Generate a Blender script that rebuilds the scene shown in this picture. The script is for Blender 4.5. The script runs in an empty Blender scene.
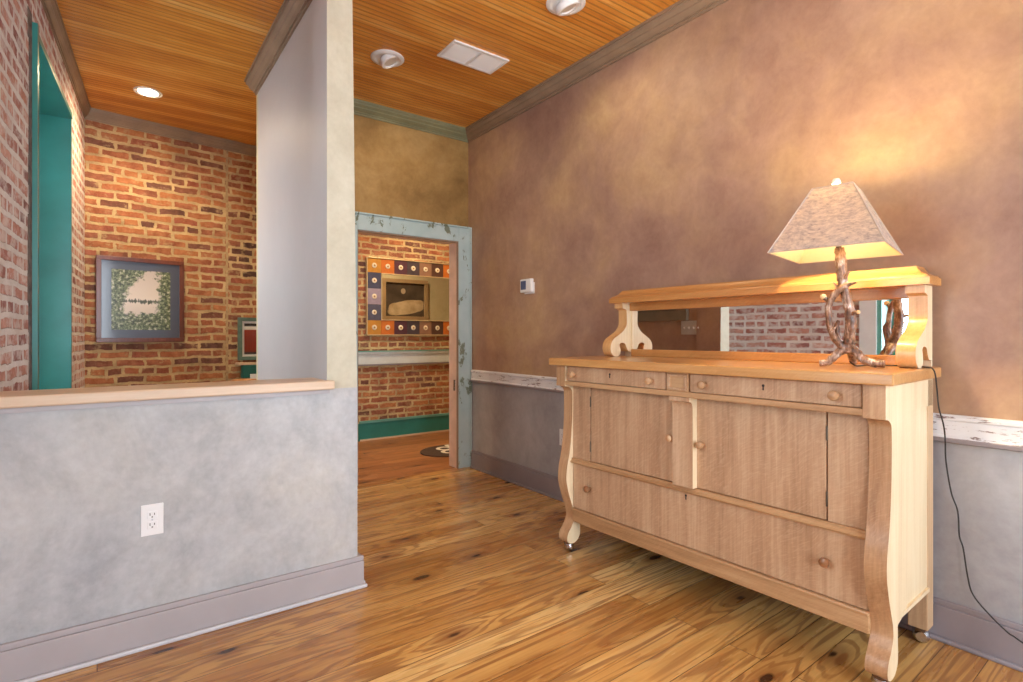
import bpy, bmesh, math, random
from mathutils import Vector, Matrix
random.seed(4)
sc = bpy.context.scene
COL = sc.collection
PI = math.pi

# ------------------------------------------------------------------ materials
def srgb(r, g, b):
    def f(c):
        c /= 255.0
        return c/12.92 if c <= .04045 else ((c+.055)/1.055)**2.4
    return (f(r), f(g), f(b), 1.0)

class NT:
    def __init__(s, name):
        s.m = bpy.data.materials.new(name); s.m.use_nodes = True
        s.t = s.m.node_tree; s.t.nodes.clear()
        s.out = s.t.nodes.new('ShaderNodeOutputMaterial')
    def n(s, typ, **kw):
        nd = s.t.nodes.new(typ)
        for k, v in kw.items(): setattr(nd, k, v)
        return nd
    def lk(s, a, b): s.t.links.new(a, b)
    def put(s, sock, v):
        if hasattr(v, 'is_linked') or hasattr(v, 'links'): s.lk(v, sock)
        else: sock.default_value = v
    def obj(s): return s.n('ShaderNodeTexCoord').outputs['Object']
    def sep(s, v):
        nd = s.n('ShaderNodeSeparateXYZ'); s.lk(v, nd.inputs[0]); return nd.outputs
    def comb(s, x=0., y=0., z=0.):
        nd = s.n('ShaderNodeCombineXYZ')
        for i, v in enumerate((x, y, z)): s.put(nd.inputs[i], v)
        return nd.outputs[0]
    def math(s, op, a, b=0., c=None):
        nd = s.n('ShaderNodeMath', operation=op)
        s.put(nd.inputs[0], a); s.put(nd.inputs[1], b)
        if c is not None: s.put(nd.inputs[2], c)
        return nd.outputs[0]
    def vmul(s, v, k):
        nd = s.n('ShaderNodeVectorMath', operation='MULTIPLY'); s.lk(v, nd.inputs[0]); s.put(nd.inputs[1], k); return nd.outputs[0]
    def vadd(s, v, w):
        nd = s.n('ShaderNodeVectorMath', operation='ADD'); s.lk(v, nd.inputs[0]); s.put(nd.inputs[1], w); return nd.outputs[0]
    def noise(s, v, scale=5., detail=4., rough=.55, dist=0., color=False):
        nd = s.n('ShaderNodeTexNoise'); s.lk(v, nd.inputs['Vector'])
        nd.inputs['Scale'].default_value = scale; nd.inputs['Detail'].default_value = detail
        nd.inputs['Roughness'].default_value = rough; nd.inputs['Distortion'].default_value = dist
        return nd.outputs['Color' if color else 'Fac']
    def ramp(s, f, stops, interp='LINEAR'):
        nd = s.n('ShaderNodeValToRGB'); nd.color_ramp.interpolation = interp
        e = nd.color_ramp.elements
        while len(e) < len(stops): e.new(.5)
        for i, (p, c) in enumerate(stops):
            e[i].position = p
            e[i].color = c if isinstance(c, tuple) else (c, c, c, 1)
        s.lk(f, nd.inputs[0]); return nd.outputs[0]
    def mix(s, f, a, b, mode='MIX'):
        nd = s.n('ShaderNodeMix', data_type='RGBA', blend_type=mode)
        s.put(nd.inputs[0], f); s.put(nd.inputs[6], a); s.put(nd.inputs[7], b); return nd.outputs[2]
    def bump(s, h, strength=.3, dist=.01, normal=None):
        nd = s.n('ShaderNodeBump'); nd.inputs['Strength'].default_value = strength; nd.inputs['Distance'].default_value = dist
        s.lk(h, nd.inputs['Height'])
        if normal is not None: s.lk(normal, nd.inputs['Normal'])
        return nd.outputs[0]
    def bsdf(s, color, rough=.5, metal=0., normal=None, spec=.5, coat=0., coat_rough=.1, emit=None, emit_s=0., trans=None):
        b = s.n('ShaderNodeBsdfPrincipled')
        s.put(b.inputs['Base Color'], color); s.put(b.inputs['Roughness'], rough); s.put(b.inputs['Metallic'], metal)
        b.inputs['Specular IOR Level'].default_value = spec
        b.inputs['Coat Weight'].default_value = coat; b.inputs['Coat Roughness'].default_value = coat_rough
        if normal is not None: s.lk(normal, b.inputs['Normal'])
        if emit is not None:
            s.put(b.inputs['Emission Color'], emit); b.inputs['Emission Strength'].default_value = emit_s
        s.lk(b.outputs[0], s.out.inputs[0]); s.b = b
        return s.m

def plain(name, rgb, rough=.5, metal=0., var=.06, scale=8., spec=.5, coat=0.):
    t = NT(name); v = t.obj(); c = srgb(*rgb)
    n = t.noise(v, scale, 5)
    lo = tuple(x*(1-var*2) for x in c[:3])+(1,); hi = tuple(min(1, x*(1+var*2)) for x in c[:3])+(1,)
    return t.bsdf(t.ramp(n, [(.3, lo), (.7, hi)]), rough, metal, spec=spec, coat=coat)

def plaster(name, stops, rough=.6, scale=1.3, fine=.25, bump=.12, spec=.3):
    """mottled glazed plaster"""
    t = NT(name); v = t.obj()
    w = t.vadd(v, t.vmul(t.noise(v, 1.1, 3, color=True), (.45, .45, .45)))
    a = t.noise(w, scale, 9, .62)
    col = t.ramp(a, stops)
    f = t.noise(t.vmul(w, (1, 1, .8)), 7., 8, .7)
    col = t.mix(fine, col, t.ramp(f, [(.3, .28), (.72, .82)]), 'SOFT_LIGHT')
    g = t.noise(v, 38., 4, .6)
    col = t.mix(fine*.4, col, t.ramp(g, [(.3, .3), (.7, .75)]), 'SOFT_LIGHT')
    h = t.noise(v, 9., 8, .6)
    return t.bsdf(col, rough, normal=t.bump(h, bump, .01), spec=spec)

def brick(name, axis, ramp, mortar, mort2, wash=0., dist=.012, msize=.011, uvoff=0.):
    t = NT(name); v = t.obj(); x, y, z = t.sep(v)
    u = x if axis == 'x' else y
    p = t.comb(t.math('ADD', u, uvoff), t.math('ADD', z, uvoff*.61), 0.)
    n1 = t.vadd(t.noise(p, 7., 3, color=True), (-.5, -.5, -.5))
    n2 = t.vadd(t.noise(p, 32., 3, color=True), (-.5, -.5, -.5))
    pd = t.vadd(p, t.vmul(n1, (dist*2.2, dist*1.8, 0)))
    pd = t.vadd(pd, t.vmul(n2, (dist*.9, dist*.7, 0)))
    b = t.n('ShaderNodeTexBrick', offset=.5, offset_frequency=2, squash=.55, squash_frequency=6)
    t.lk(pd, b.inputs['Vector'])
    b.inputs['Color1'].default_value = (0, 0, 0, 1); b.inputs['Color2'].default_value = (1, 1, 1, 1); b.inputs['Mortar'].default_value = (.5, .5, .5, 1)
    b.inputs['Scale'].default_value = 1.; b.inputs['Mortar Size'].default_value = msize; b.inputs['Mortar Smooth'].default_value = .25
    b.inputs['Brick Width'].default_value = .212; b.inputs['Row Height'].default_value = .0715; b.inputs['Bias'].default_value = 0.
    big = t.noise(p, 1.6, 4, .6); fine = t.noise(p, 60., 5, .65); mid = t.noise(p, 13., 4, .6)
    idx = t.math('ADD', t.math('MULTIPLY', b.outputs['Color'], .68), t.math('MULTIPLY', t.math('SUBTRACT', big, .32), .75))
    col = t.ramp(idx, ramp)
    col = t.mix(.6, col, t.ramp(mid, [(.3, .15), (.7, .82)]), 'SOFT_LIGHT')
    col = t.mix(.35, col, t.ramp(fine, [(.25, .2), (.75, .8)]), 'SOFT_LIGHT')
    mc = t.mix(t.ramp(t.noise(p, 5., 5, .6), [(.35, 0.), (.65, 1.)]), mortar, mort2)
    mc = t.mix(.4, mc, t.ramp(fine, [(.25, .25), (.75, .8)]), 'SOFT_LIGHT')
    # ragged smears of mortar over the bricks
    sm = t.ramp(t.noise(p, 11., 7, .68), [(.60-wash, 0.), (.70-wash, 1.)])
    fac = t.math('MAXIMUM', b.outputs['Fac'], t.math('MULTIPLY', sm, .62))
    col = t.mix(fac, col, mc)
    hgt = t.math('SUBTRACT', t.math('MULTIPLY', fine, .35), t.math('MULTIPLY', b.outputs['Fac'], 1.))
    hgt = t.math('ADD', hgt, t.math('MULTIPLY', mid, .5))
    return t.bsdf(col, .85, normal=t.bump(hgt, .75, .014), spec=.25)

def planks(name, cols, line, knot, ang, width, rough, coat, gmix=.75):
    t = NT(name); v = t.obj()
    mp = t.n('ShaderNodeMapping'); t.lk(v, mp.inputs[0]); mp.inputs['Rotation'].default_value = (0, 0, ang)
    x, y, z = t.sep(mp.outputs[0])
    p = t.comb(x, y, 0.)
    b = t.n('ShaderNodeTexBrick', offset=.37, offset_frequency=2, squash=1., squash_frequency=2)
    t.lk(p, b.inputs['Vector'])
    b.inputs['Color1'].default_value = (0, 0, 0, 1); b.inputs['Color2'].default_value = (1, 1, 1, 1); b.inputs['Mortar'].default_value = (.5, .5, .5, 1)
    b.inputs['Scale'].default_value = 1.; b.inputs['Mortar Size'].default_value = .0017; b.inputs['Mortar Smooth'].default_value = .3
    b.inputs['Brick Width'].default_value = 3.1; b.inputs['Row Height'].default_value = width
    r = b.outputs['Color']
    rr = t.math('MULTIPLY', r, 37.)
    # knots: stretched voronoi cells; rings bend round them
    kp = t.comb(t.math('MULTIPLY', t.math('ADD', x, rr), .95), t.math('ADD', t.math('MULTIPLY', y, 2.2), rr), 0.)
    vo = t.n('ShaderNodeTexVoronoi', feature='F1', voronoi_dimensions='2D'); t.lk(kp, vo.inputs['Vector']); vo.inputs['Scale'].default_value = 1.35; vo.inputs['Randomness'].default_value = 1.
    kd = vo.outputs['Distance']
    near = t.ramp(kd, [(.03, 1.), (.36, 0.)], 'EASE')
    gp = t.comb(t.math('MULTIPLY', x, .34), t.math('MULTIPLY', y, 5.2), rr)
    g1 = t.noise(gp, 1.25, 3, .5, .35)
    ring = t.math('SINE', t.math('ADD', t.math('MULTIPLY', g1, 78.), t.math('MULTIPLY', near, 11.)))
    ring = t.math('MULTIPLY_ADD', ring, .5, .5)
    streak = t.noise(t.comb(t.math('MULTIPLY', x, 1.6), t.math('MULTIPLY', y, 90.), rr), 1., 5, .65)
    soft = t.noise(t.comb(t.math('MULTIPLY', x, .8), t.math('MULTIPLY', y, 7.), rr), 1.6, 4, .6)
    base = t.ramp(t.math('ADD', t.math('MULTIPLY', r, .62), t.math('MULTIPLY', t.math('SUBTRACT', soft, .26), .9)), [(.1, cols[0]), (.5, cols[1]), (.95, cols[2])])
    lines = t.ramp(ring, [(.5, 0.), (.86, 1.)])
    lines = t.math('MULTIPLY', lines, t.ramp(soft, [(.25, .35), (.7, 1.)]))
    col = t.mix(t.math('MULTIPLY', lines, gmix), base, line)
    col = t.mix(.5, col, t.ramp(streak, [(.25, .2), (.75, .8)]), 'SOFT_LIGHT')
    col = t.mix(t.math('MULTIPLY', t.ramp(kd, [(.055, 1.), (.20, 0.)], 'EASE'), .55), col, line)
    kcore = t.ramp(t.math('ADD', kd, t.math('MULTIPLY', t.math('SUBTRACT', soft, .5), .16)), [(.026, 1.), (.052, 0.)])
    col = t.mix(t.math('MULTIPLY', kcore, .92), col, knot)
    col = t.mix(t.math('MULTIPLY', b.outputs['Fac'], .85), col, knot)
    h = t.math('SUBTRACT', t.math('MULTIPLY', streak, .25), t.math('MULTIPLY', b.outputs['Fac'], 1.))
    return t.bsdf(col, t.ramp(soft, [(.2, rough-.06), (.8, rough+.1)]), normal=t.bump(h, .25, .004), spec=.45, coat=coat, coat_rough=.16)

def beadboard(name):
    t = NT(name); v = t.obj(); x, y, z = t.sep(v)
    pitch = .0415
    q = t.math('DIVIDE', y, pitch); fr = t.math('FRACT', q); cell = t.math('FLOOR', t.math('DIVIDE', y, pitch*2)); 
    groove = t.math('ABSOLUTE', t.math('SUBTRACT', fr, .5))          # .5 at the joint
    g = t.ramp(groove, [(.34, 0.), (.42, .8), (.46, .05), (.5, 1.)])
    rnd = t.n('ShaderNodeTexWhiteNoise', noise_dimensions='1D'); t.lk(cell, rnd.inputs['W'])
    rv = t.math('MULTIPLY', rnd.outputs['Value'], 40.)
    gp = t.comb(t.math('MULTIPLY', x, 1.1), t.math('MULTIPLY', y, 26.), rv)
    st = t.noise(gp, 1.7, 5, .6, .3)
    blot = t.noise(t.comb(t.math('MULTIPLY', x, 1.), t.math('MULTIPLY', y, 2.2), 0.), 2.0, 5, .6)
    k = t.math('ADD', t.math('MULTIPLY', rnd.outputs['Value'], .3), t.math('ADD', t.math('MULTIPLY', st, .75), t.math('MULTIPLY', t.math('SUBTRACT', blot, .45), .6)))
    col = t.ramp(k, [(.2, srgb(178, 98, 28)), (.45, srgb(216, 142, 52)), (.62, srgb(232, 164, 72)), (.85, srgb(248, 204, 122))])
    col = t.mix(t.math('MULTIPLY', g, .62), col, srgb(104, 52, 18))
    return t.bsdf(col, .38, normal=t.bump(t.math('SUBTRACT', t.math('MULTIPLY', st, .1), g), .55, .006), spec=.5, coat=.15)

def oak(name, axis, cols, rough=.42, fleck=.5, coat=.1):
    """quarter-sawn oak; axis = direction of the grain"""
    t = NT(name); v = t.obj(); x, y, z = t.sep(v)
    S = {'z': (40., 40., 1.6), 'y': (40., 1.6, 40.), 'x': (1.6, 40., 40.)}[axis]
    fine = t.noise(t.vmul(v, S), 1.6, 6, .7, .2)
    S2 = {'z': (9., 9., .7), 'y': (9., .7, 9.), 'x': (.7, 9., 9.)}[axis]
    band = t.noise(t.vmul(v, S2), 1.1, 4, .55, .3)
    col = t.ramp(t.math('ADD', t.math('MULTIPLY', fine, .45), t.math('MULTIPLY', band, .55)), [(.3, cols[0]), (.5, cols[1]), (.7, cols[2])])
    # ray flecks: short slanted dashes
    mp = t.n('ShaderNodeMapping'); t.lk(v, mp.inputs[0]); mp.inputs['Rotation'].default_value = (.62, .25, 0)
    w = t.vadd(mp.outputs[0], t.vmul(t.noise(v, 3., 3, color=True), (.12, .12, .12)))
    fl = t.noise(t.vmul(w, (44., 30., 230.)), 1., 3, .6)
    col = t.mix(t.math('MULTIPLY', t.ramp(fl, [(.52, 0.), (.62, 1.)]), fleck), col, cols[2])
    col = t.mix(t.math('MULTIPLY', t.ramp(fl, [(.34, 1.), (.44, 0.)]), fleck*.55), col, cols[0])
    return t.bsdf(col, rough, normal=t.bump(fine, .12, .003), spec=.4, coat=coat, coat_rough=.2)

M = {}
M['wall_mauve'] = plaster('mauve_plaster', [(.28, srgb(142, 110, 97)), (.42, srgb(162, 130, 112)), (.52, srgb(176, 144, 117)), (.62, srgb(188, 157, 121)), (.75, srgb(174, 143, 130))], .5, 1.0, .36)
M['wall_dado'] = plaster('blue_grey_plaster', [(.3, srgb(140, 138, 140)), (.5, srgb(164, 164, 168)), (.7, srgb(180, 182, 184))], .6, 1.3, .35)
M['wall_grey'] = plaster('pale_grey_plaster', [(.3, srgb(166, 168, 172)), (.45, srgb(176, 178, 180)), (.58, srgb(184, 184, 183)), (.72, srgb(190, 187, 180))], .6, 1.5, .6)
M['wall_post'] = plaster('beige_grey_plaster', [(.3, srgb(180, 175, 154)), (.5, srgb(193, 187, 166)), (.7, srgb(198, 192, 170))], .6, 1.5, .4)
M['wall_olive'] = plaster('ochre_plaster', [(.3, srgb(128, 98, 56)), (.5, srgb(158, 124, 74)), (.7, srgb(178, 146, 96))], .6, 1.6, .4)
M['wall_sage'] = plaster('sage_plaster', [(.3, srgb(196, 188, 150)), (.7, srgb(212, 204, 166))], .6, 1.6, .3)
M['wall_smooth'] = plaster('smooth_grey_paint', [(.3, srgb(184, 184, 185)), (.7, srgb(191, 191, 192))], .5, 1., .06, .02)
BR = [(.05, srgb(88, 64, 60)), (.2, srgb(124, 84, 70)), (.38, srgb(156, 98, 72)), (.58, srgb(182, 122, 80)), (.76, srgb(150, 88, 70)), (.95, srgb(200, 150, 104))]
MO = (srgb(208, 182, 136), srgb(164, 140, 104))
M['brick_back'] = brick('orange_brick', 'x', BR, *MO, .045, .022, .0135)
M['brick_back2'] = brick('orange_brick_second_bond', 'x', BR, *MO, .05, .022, .0135, .37)
M['mortar'] = plain('crumbling_mortar', (178, 152, 112), .9, var=.14, scale=30)
M['mortar_shade'] = plain('mortar_gap_shade', (112, 98, 90), .95, var=.25, scale=24)  # dark mortar with the shadow of the gap beside the jamb painted in
BL = [(.1, srgb(140, 96, 92)), (.35, srgb(176, 122, 112)), (.6, srgb(194, 140, 124)), (.9, srgb(210, 168, 154))]
M['brick_left'] = brick('daylit_pale_brick', 'y', BL, srgb(232, 227, 223), srgb(212, 204, 198), .135, .018, .0155)  # pale mortar and pinkish brick, with cool daylight partly painted into the colours
M['floor'] = planks('heart_pine', (srgb(176, 122, 62), srgb(210, 162, 94), srgb(234, 198, 134)), srgb(132, 76, 36), srgb(58, 28, 16), math.radians(-1.2), .128, .26, .3)
M['floor_hall'] = planks('brown_pine', (srgb(138, 86, 46), srgb(168, 108, 60), srgb(186, 126, 74)), srgb(112, 66, 32), srgb(58, 30, 16), math.radians(1.), .12, .4, .15, .6)
M['ceiling'] = beadboard('beadboard_ceiling')
M['crown_olive'] = plain('olive_crown', (132, 130, 98), .5, var=.08, scale=5)  # greener tone for the crown on the doorway wall
M['crown'] = plain('taupe_trim_paint', (148, 126, 104), .5, var=.08, scale=5)
M['base'] = plain('mauve_grey_trim_paint', (172, 166, 168), .42, var=.03, scale=4)
M['base_dark'] = plain('dark_mauve_trim_paint', (142, 135, 140), .45, var=.05, scale=4)
M['shoe'] = plain('pale_shoe_paint', (200, 200, 204), .4, var=.03)
M['cap'] = oak('pale_maple', 'x', (srgb(194, 164, 134), srgb(210, 184, 156), srgb(220, 198, 174)), .4, .1)
M['white'] = plain('white_plastic', (236, 236, 236), .35, var=.01)
M['white_trim'] = plain('white_trim_paint', (226, 228, 228), .45, var=.03)
M['dark'] = plain('dark_slot', (34, 28, 26), .6, var=.02)
M['black'] = plain('black_rubber', (40, 38, 38), .45, var=.03)
M['teal'] = plain('teal_paint', (44, 128, 120), .35, var=.07, scale=4, coat=.2)
M['teal_light'] = plain('pale_teal_paint', (98, 158, 146), .4, var=.06, scale=6)
M['steel'] = plain('polished_steel', (190, 190, 194), .22, 1., var=.03)
M['bronze'] = plain('bronze_hinge', (96, 84, 70), .4, .8, var=.08)

def peeling(name, paint, paint2, under, lo=.56, hi=.6, sc=(3., 9., 9.)):
    t = NT(name); v = t.obj()
    a = t.noise(t.vmul(v, sc), 1.7, 9, .7, .3)
    base = t.ramp(t.noise(v, 6., 5), [(.3, paint), (.7, paint2)])
    fac = t.ramp(a, [(lo, 0.), (hi, 1.)])
    col = t.mix(fac, base, under)
    return t.bsdf(col, .55, normal=t.bump(t.math('SUBTRACT', 1., fac), .5, .003), spec=.35)
M['casing'] = peeling('chipped_pale_teal_paint', srgb(172, 194, 194), srgb(188, 206, 206), srgb(120, 128, 108), .575, .60, (4., 4., 2.2))
M['rail'] = peeling('peeling_white_paint', srgb(220, 223, 228), srgb(236, 237, 240), srgb(140, 126, 126), .57, .60, (10., 6., 42.))
M['rail_hall'] = plain('pale_rail_paint', (206, 214, 214), .45, var=.04)
M['jamb'] = plain('peach_lit_jamb', (226, 200, 182), .5, var=.07, scale=6)  # peach tone is warm hall light put into the jamb colour
OAKC = (srgb(150, 112, 80), srgb(186, 148, 114), srgb(212, 180, 146))
M['knob_dark'] = plain('brown_oak_knob', (146, 100, 66), .35, var=.08, scale=40, coat=.2)
M['oak_bracket'] = oak('honey_oak_bracket', 'z', (srgb(190, 136, 78), srgb(214, 166, 108), srgb(230, 190, 136)), .38, .15, .2)
M['oak_v'] = oak('bleached_oak_upright', 'z', OAKC, .45, .28)
M['oak_h'] = oak('bleached_oak_lengthwise', 'y', (srgb(148, 106, 68), srgb(182, 140, 98), srgb(206, 168, 126)), .45, .2)
M['oak_leg'] = oak('bleached_oak_leg', 'z', (srgb(150, 108, 74), srgb(188, 146, 106), srgb(214, 178, 138)), .42, .18)
M['oak_top'] = oak('golden_oak_top', 'y', (srgb(170, 116, 62), srgb(198, 146, 88), srgb(216, 170, 112)), .28, .2, .45)
M['oak_gold'] = oak('golden_oak', 'y', (srgb(160, 102, 50), srgb(188, 132, 74), srgb(208, 156, 96)), .34, .25, .3)
M['oak_side'] = oak('lit_oak_side', 'z', (srgb(212, 184, 144), srgb(230, 208, 170), srgb(238, 222, 190)), .45, .15)  # paler than the fronts: mostly daylight on the side faces, painted in
M['oak_rear'] = oak('plain_oak_rear_leg', 'z', (srgb(170, 134, 100), srgb(204, 172, 134), srgb(222, 196, 160)), .5, .1)
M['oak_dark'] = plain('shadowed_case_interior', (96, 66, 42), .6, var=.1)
def mk_mirror(name):
    t = NT(name); n = t.noise(t.obj(), 3., 2)
    return t.bsdf(t.ramp(n, [(.3, (.86, .87, .87, 1)), (.7, (.9, .9, .9, 1))]), .015, 1.)
M['mirror'] = mk_mirror('mirror_glass')
def mk_glass(name):
    t = NT(name)
    tr = t.n('ShaderNodeBsdfTransparent'); gl = t.n('ShaderNodeBsdfGlossy'); gl.inputs['Roughness'].default_value = .02
    fr = t.n('ShaderNodeFresnel'); fr.inputs[0].default_value = 1.25
    mx = t.n('ShaderNodeMixShader'); t.lk(fr.outputs[0], mx.inputs[0]); t.lk(tr.outputs[0], mx.inputs[1]); t.lk(gl.outputs[0], mx.inputs[2])
    t.lk(mx.outputs[0], t.out.inputs[0]); return t.m
M['glass'] = mk_glass('window_glass')
def mk_emit(name, rgb, s):
    t = NT(name); return t.bsdf(srgb(*rgb), .4, emit=srgb(*rgb), emit_s=s)
M['bulb'] = mk_emit('lit_bulb', (255, 220, 160), 880.)
M['lens_on'] = mk_emit('lit_lens', (255, 222, 176), 120.)
M['lens_off'] = plain('frosted_lens', (212, 204, 192), .3, var=.02)
def mk_bark(name):
    t = NT(name); v = t.obj()
    a = t.noise(t.vmul(v, (60., 60., 16.)), 1., 6, .7, .6); b_ = t.noise(v, 14., 4)
    col = t.ramp(t.math('ADD', t.math('MULTIPLY', a, .6), t.math('MULTIPLY', b_, .4)), [(.38, srgb(58, 38, 28)), (.47, srgb(120, 84, 62)), (.55, srgb(170, 136, 112)), (.63, srgb(230, 220, 210))])
    return t.bsdf(col, .35, normal=t.bump(a, .6, .006), spec=.5, coat=.3)
M['bark'] = mk_bark('varnished_branch')
M['cutwood'] = plain('pale_cut_wood', (222, 190, 140), .45, var=.06, scale=30)
def mk_shade(name, inner):
    t = NT(name); v = t.obj()
    w = t.vadd(v, t.vmul(t.noise(v, 5., 4, color=True), (.10, .10, .10)))
    a = t.noise(t.vmul(w, (22., 22., 60.)), 1.6, 8, .78, 0.)
    col = t.ramp(a, [(.34, srgb(166, 162, 170)), (.45, srgb(204, 200, 202)), (.56, srgb(228, 222, 218)), (.68, srgb(242, 238, 234))]) if not inner else t.ramp(a, [(.3, srgb(246, 234, 204)), (.7, srgb(252, 242, 216))])
    d = t.n('ShaderNodeBsdfDiffuse'); t.lk(col, d.inputs[0])
    tl = t.n('ShaderNodeBsdfTranslucent'); t.lk(col, tl.inputs[0])
    mx = t.n('ShaderNodeMixShader'); mx.inputs[0].default_value = .65 if not inner else .75
    t.lk(d.outputs[0], mx.inputs[1]); t.lk(tl.outputs[0], mx.inputs[2]); t.lk(mx.outputs[0], t.out.inputs[0]); return t.m
M['shade'] = mk_shade('mottled_parchment', False)
M['shade_in'] = mk_shade('cream_lining', True)
M['shade_edge'] = plain('shade_binding', (196, 182, 168), .6)
M['crystal'] = plain('pearl_finial', (232, 226, 214), .12, var=.03)

# ------------------------------------------------------------------ mesh helpers
def box(bm, x0, x1, y0, y1, z0, z1):
    vs = [bm.verts.new((x, y, z)) for x in (x0, x1) for y in (y0, y1) for z in (z0, z1)]
    for f in ((0, 1, 3, 2), (4, 6, 7, 5), (0, 4, 5, 1), (2, 3, 7, 6), (0, 2, 6, 4), (1, 5, 7, 3)):
        bm.faces.new([vs[i] for i in f])
    return bm
def hexa(bm, q, z0, z1):
    """quad (plan) from z0 to z1"""
    return prism(bm, q, lambda a, b, c: (a, b, c), z0, z1)
def prism(bm, poly, fn, lo, hi):
    A = [bm.verts.new(fn(a, b, lo)) for a, b in poly]; B = [bm.verts.new(fn(a, b, hi)) for a, b in poly]
    n = len(poly)
    bm.faces.new(A); bm.faces.new(B[::-1])
    for i in range(n):
        j = (i+1) % n; bm.faces.new((A[j], A[i], B[i], B[j]))
    return bm
YX = lambda a, b, c: (a, c, b)      # poly in (x,z), extruded along y
XY = lambda a, b, c: (c, a, b)      # poly in (y,z), extruded along x
def tube(bm, pts, rad, seg=10, caps=True, wob=0.):
    pts = [Vector(p) for p in pts]; n = len(pts)
    if not hasattr(rad, '__len__'): rad = [rad]*n
    tg = [(pts[min(i+1, n-1)]-pts[max(i-1, 0)]).normalized() for i in range(n)]
    u = tg[0].orthogonal().normalized(); rings = []
    for i in range(n):
        u = (u-tg[i]*u.dot(tg[i])).normalized(); w = tg[i].cross(u)
        rings.append([bm.verts.new(pts[i]+(u*math.cos(2*PI*k/seg)+w*math.sin(2*PI*k/seg))*rad[i]*(1+random.uniform(-wob, wob))) for k in range(seg)])
    for i in range(n-1):
        for k in range(seg):
            l = (k+1) % seg; bm.faces.new((rings[i][k], rings[i][l], rings[i+1][l], rings[i+1][k]))
    if caps:
        bm.faces.new(rings[0][::-1]); bm.faces.new(rings[-1])
    return bm
def lathe(bm, prof, o, ax=(0, 0, 1), seg=20):
    """prof: (radius, distance along ax) closed at both ends"""
    o = Vector(o); ax = Vector(ax).normalized(); u = ax.orthogonal().normalized(); w = ax.cross(u); rings = []
    for r, h in prof:
        if r < 1e-6: rings.append([bm.verts.new(o+ax*h)])
        else: rings.append([bm.verts.new(o+ax*h+(u*math.cos(2*PI*k/seg)+w*math.sin(2*PI*k/seg))*r) for k in range(seg)])
    for a, b in zip(rings, rings[1:]):
        for k in range(seg):
            l = (k+1) % seg
            if len(a) == 1 and len(b) == 1: break
            if len(a) == 1: bm.faces.new((a[0], b[l], b[k]))
            elif len(b) == 1: bm.faces.new((a[k], a[l], b[0]))
            else: bm.faces.new((a[k], a[l], b[l], b[k]))
    if len(rings[0]) > 1: bm.faces.new(rings[0][::-1])
    if len(rings[-1]) > 1: bm.faces.new(rings[-1])
    return bm
def crom(P, k=6, closed=False):
    """smooth curve through control points"""
    out = []; n = len(P)
    for i in range(n if closed else n-1):
        g = lambda j: Vector(P[j % n]) if closed else Vector(P[max(0, min(n-1, j))])
        a, b, c, d = g(i-1), g(i), g(i+1), g(i+2)
        for s in range(k):
            t = s/k
            out.append(tuple(.5*((2*b)+(c-a)*t+(2*a-5*b+4*c-d)*t*t+(3*b-a-3*c+d)*t**3)))
    if not closed: out.append(tuple(P[-1]))
    return out
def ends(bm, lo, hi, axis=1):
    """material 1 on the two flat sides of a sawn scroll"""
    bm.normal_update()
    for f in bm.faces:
        if abs(f.normal[axis]) > .95 and len(f.verts) > 6: f.material_index = 1  # these sides get the paler oak that has daylight in its colour
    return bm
def org(o):
    v = Vector((0, 0, 0))
    while o is not None: v += Vector(o.location); o = o.parent
    return v
def B(): return bmesh.new()
def obj(name, bm, m, parent=None, bev=0., smooth=False, at=None, ang=38):
    """at: origin for a top-level mesh; verts are given in world coordinates"""
    if bev:
        bmesh.ops.recalc_face_normals(bm, faces=bm.faces)
        es = [e for e in bm.edges if len(e.link_faces) == 2 and e.calc_face_angle(0) > math.radians(40)]
        bmesh.ops.bevel(bm, geom=es, offset=bev, segments=2, profile=.5, affect='EDGES', clamp_overlap=True)
    bmesh.ops.recalc_face_normals(bm, faces=bm.faces)
    if smooth:
        for f in bm.faces: f.smooth = True
        for e in bm.edges: e.smooth = not (len(e.link_faces) == 2 and e.calc_face_angle(0) > math.radians(ang))
    o_ = org(parent) if parent is not None else Vector(at or (0, 0, 0))
    bm.transform(Matrix.Translation(-o_))
    me = bpy.data.meshes.new(name); bm.to_mesh(me); bm.free()
    for mm in (m if isinstance(m, (list, tuple)) else [m]): me.materials.append(mm)
    o = bpy.data.objects.new(name, me); COL.objects.link(o)
    if parent is not None: o.parent = parent
    else: o.location = o_
    return o
def struct(name, bm, m, parent=None, **k):
    o = obj(name, bm, m, parent, **k)
    if parent is None: o['kind'] = 'structure'
    return o
def tag(o, label, cat, group=None):
    o['label'] = label; o['category'] = cat
    if group: o['group'] = group
    return o
def thing(name, label, cat, loc, group=None):
    o = bpy.data.objects.new(name, None); COL.objects.link(o); o.location = loc; o.empty_display_size = .05
    return tag(o, label, cat, group)
def dup(root, loc, label):
    def rec(o, par):
        c = o.copy(); COL.objects.link(c)
        if par is not None: c.parent = par
        for ch in list(o.children): rec(ch, c)
        return c
    kids = rec(root, None); kids.location = loc; kids['label'] = label
    return kids

# ------------------------------------------------------------------ plan of the place (metres, camera at the origin)
ZC = 3.085                     # ceiling
XR = 2.64                       # right wall
def lx(y): return -.319+(y-3.824)*.0633      # face of the left brick wall
BX = [(-.22, 5.683), (.873, 5.828), (2.26, 6.0), (4.6, 6.0)]   # face of the rear brick wall
YD = 4.27                       # face of the wall with the doorway
YF = -2.3                       # front wall
HW = 2.52                       # face of the half wall

# floors and ceiling
struct('floor', box(B(), -1.05, 2.8, YF-.2, 4.25, -.1, 0), M['floor'])
struct('floor_hall', box(B(), -.6, 4.8, 4.25, 6.4, -.1, 0), M['floor_hall'])
struct('ceiling', box(B(), -1.1, 4.8, YF-.25, 6.4, ZC, ZC+.1), M['ceiling'])

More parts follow.
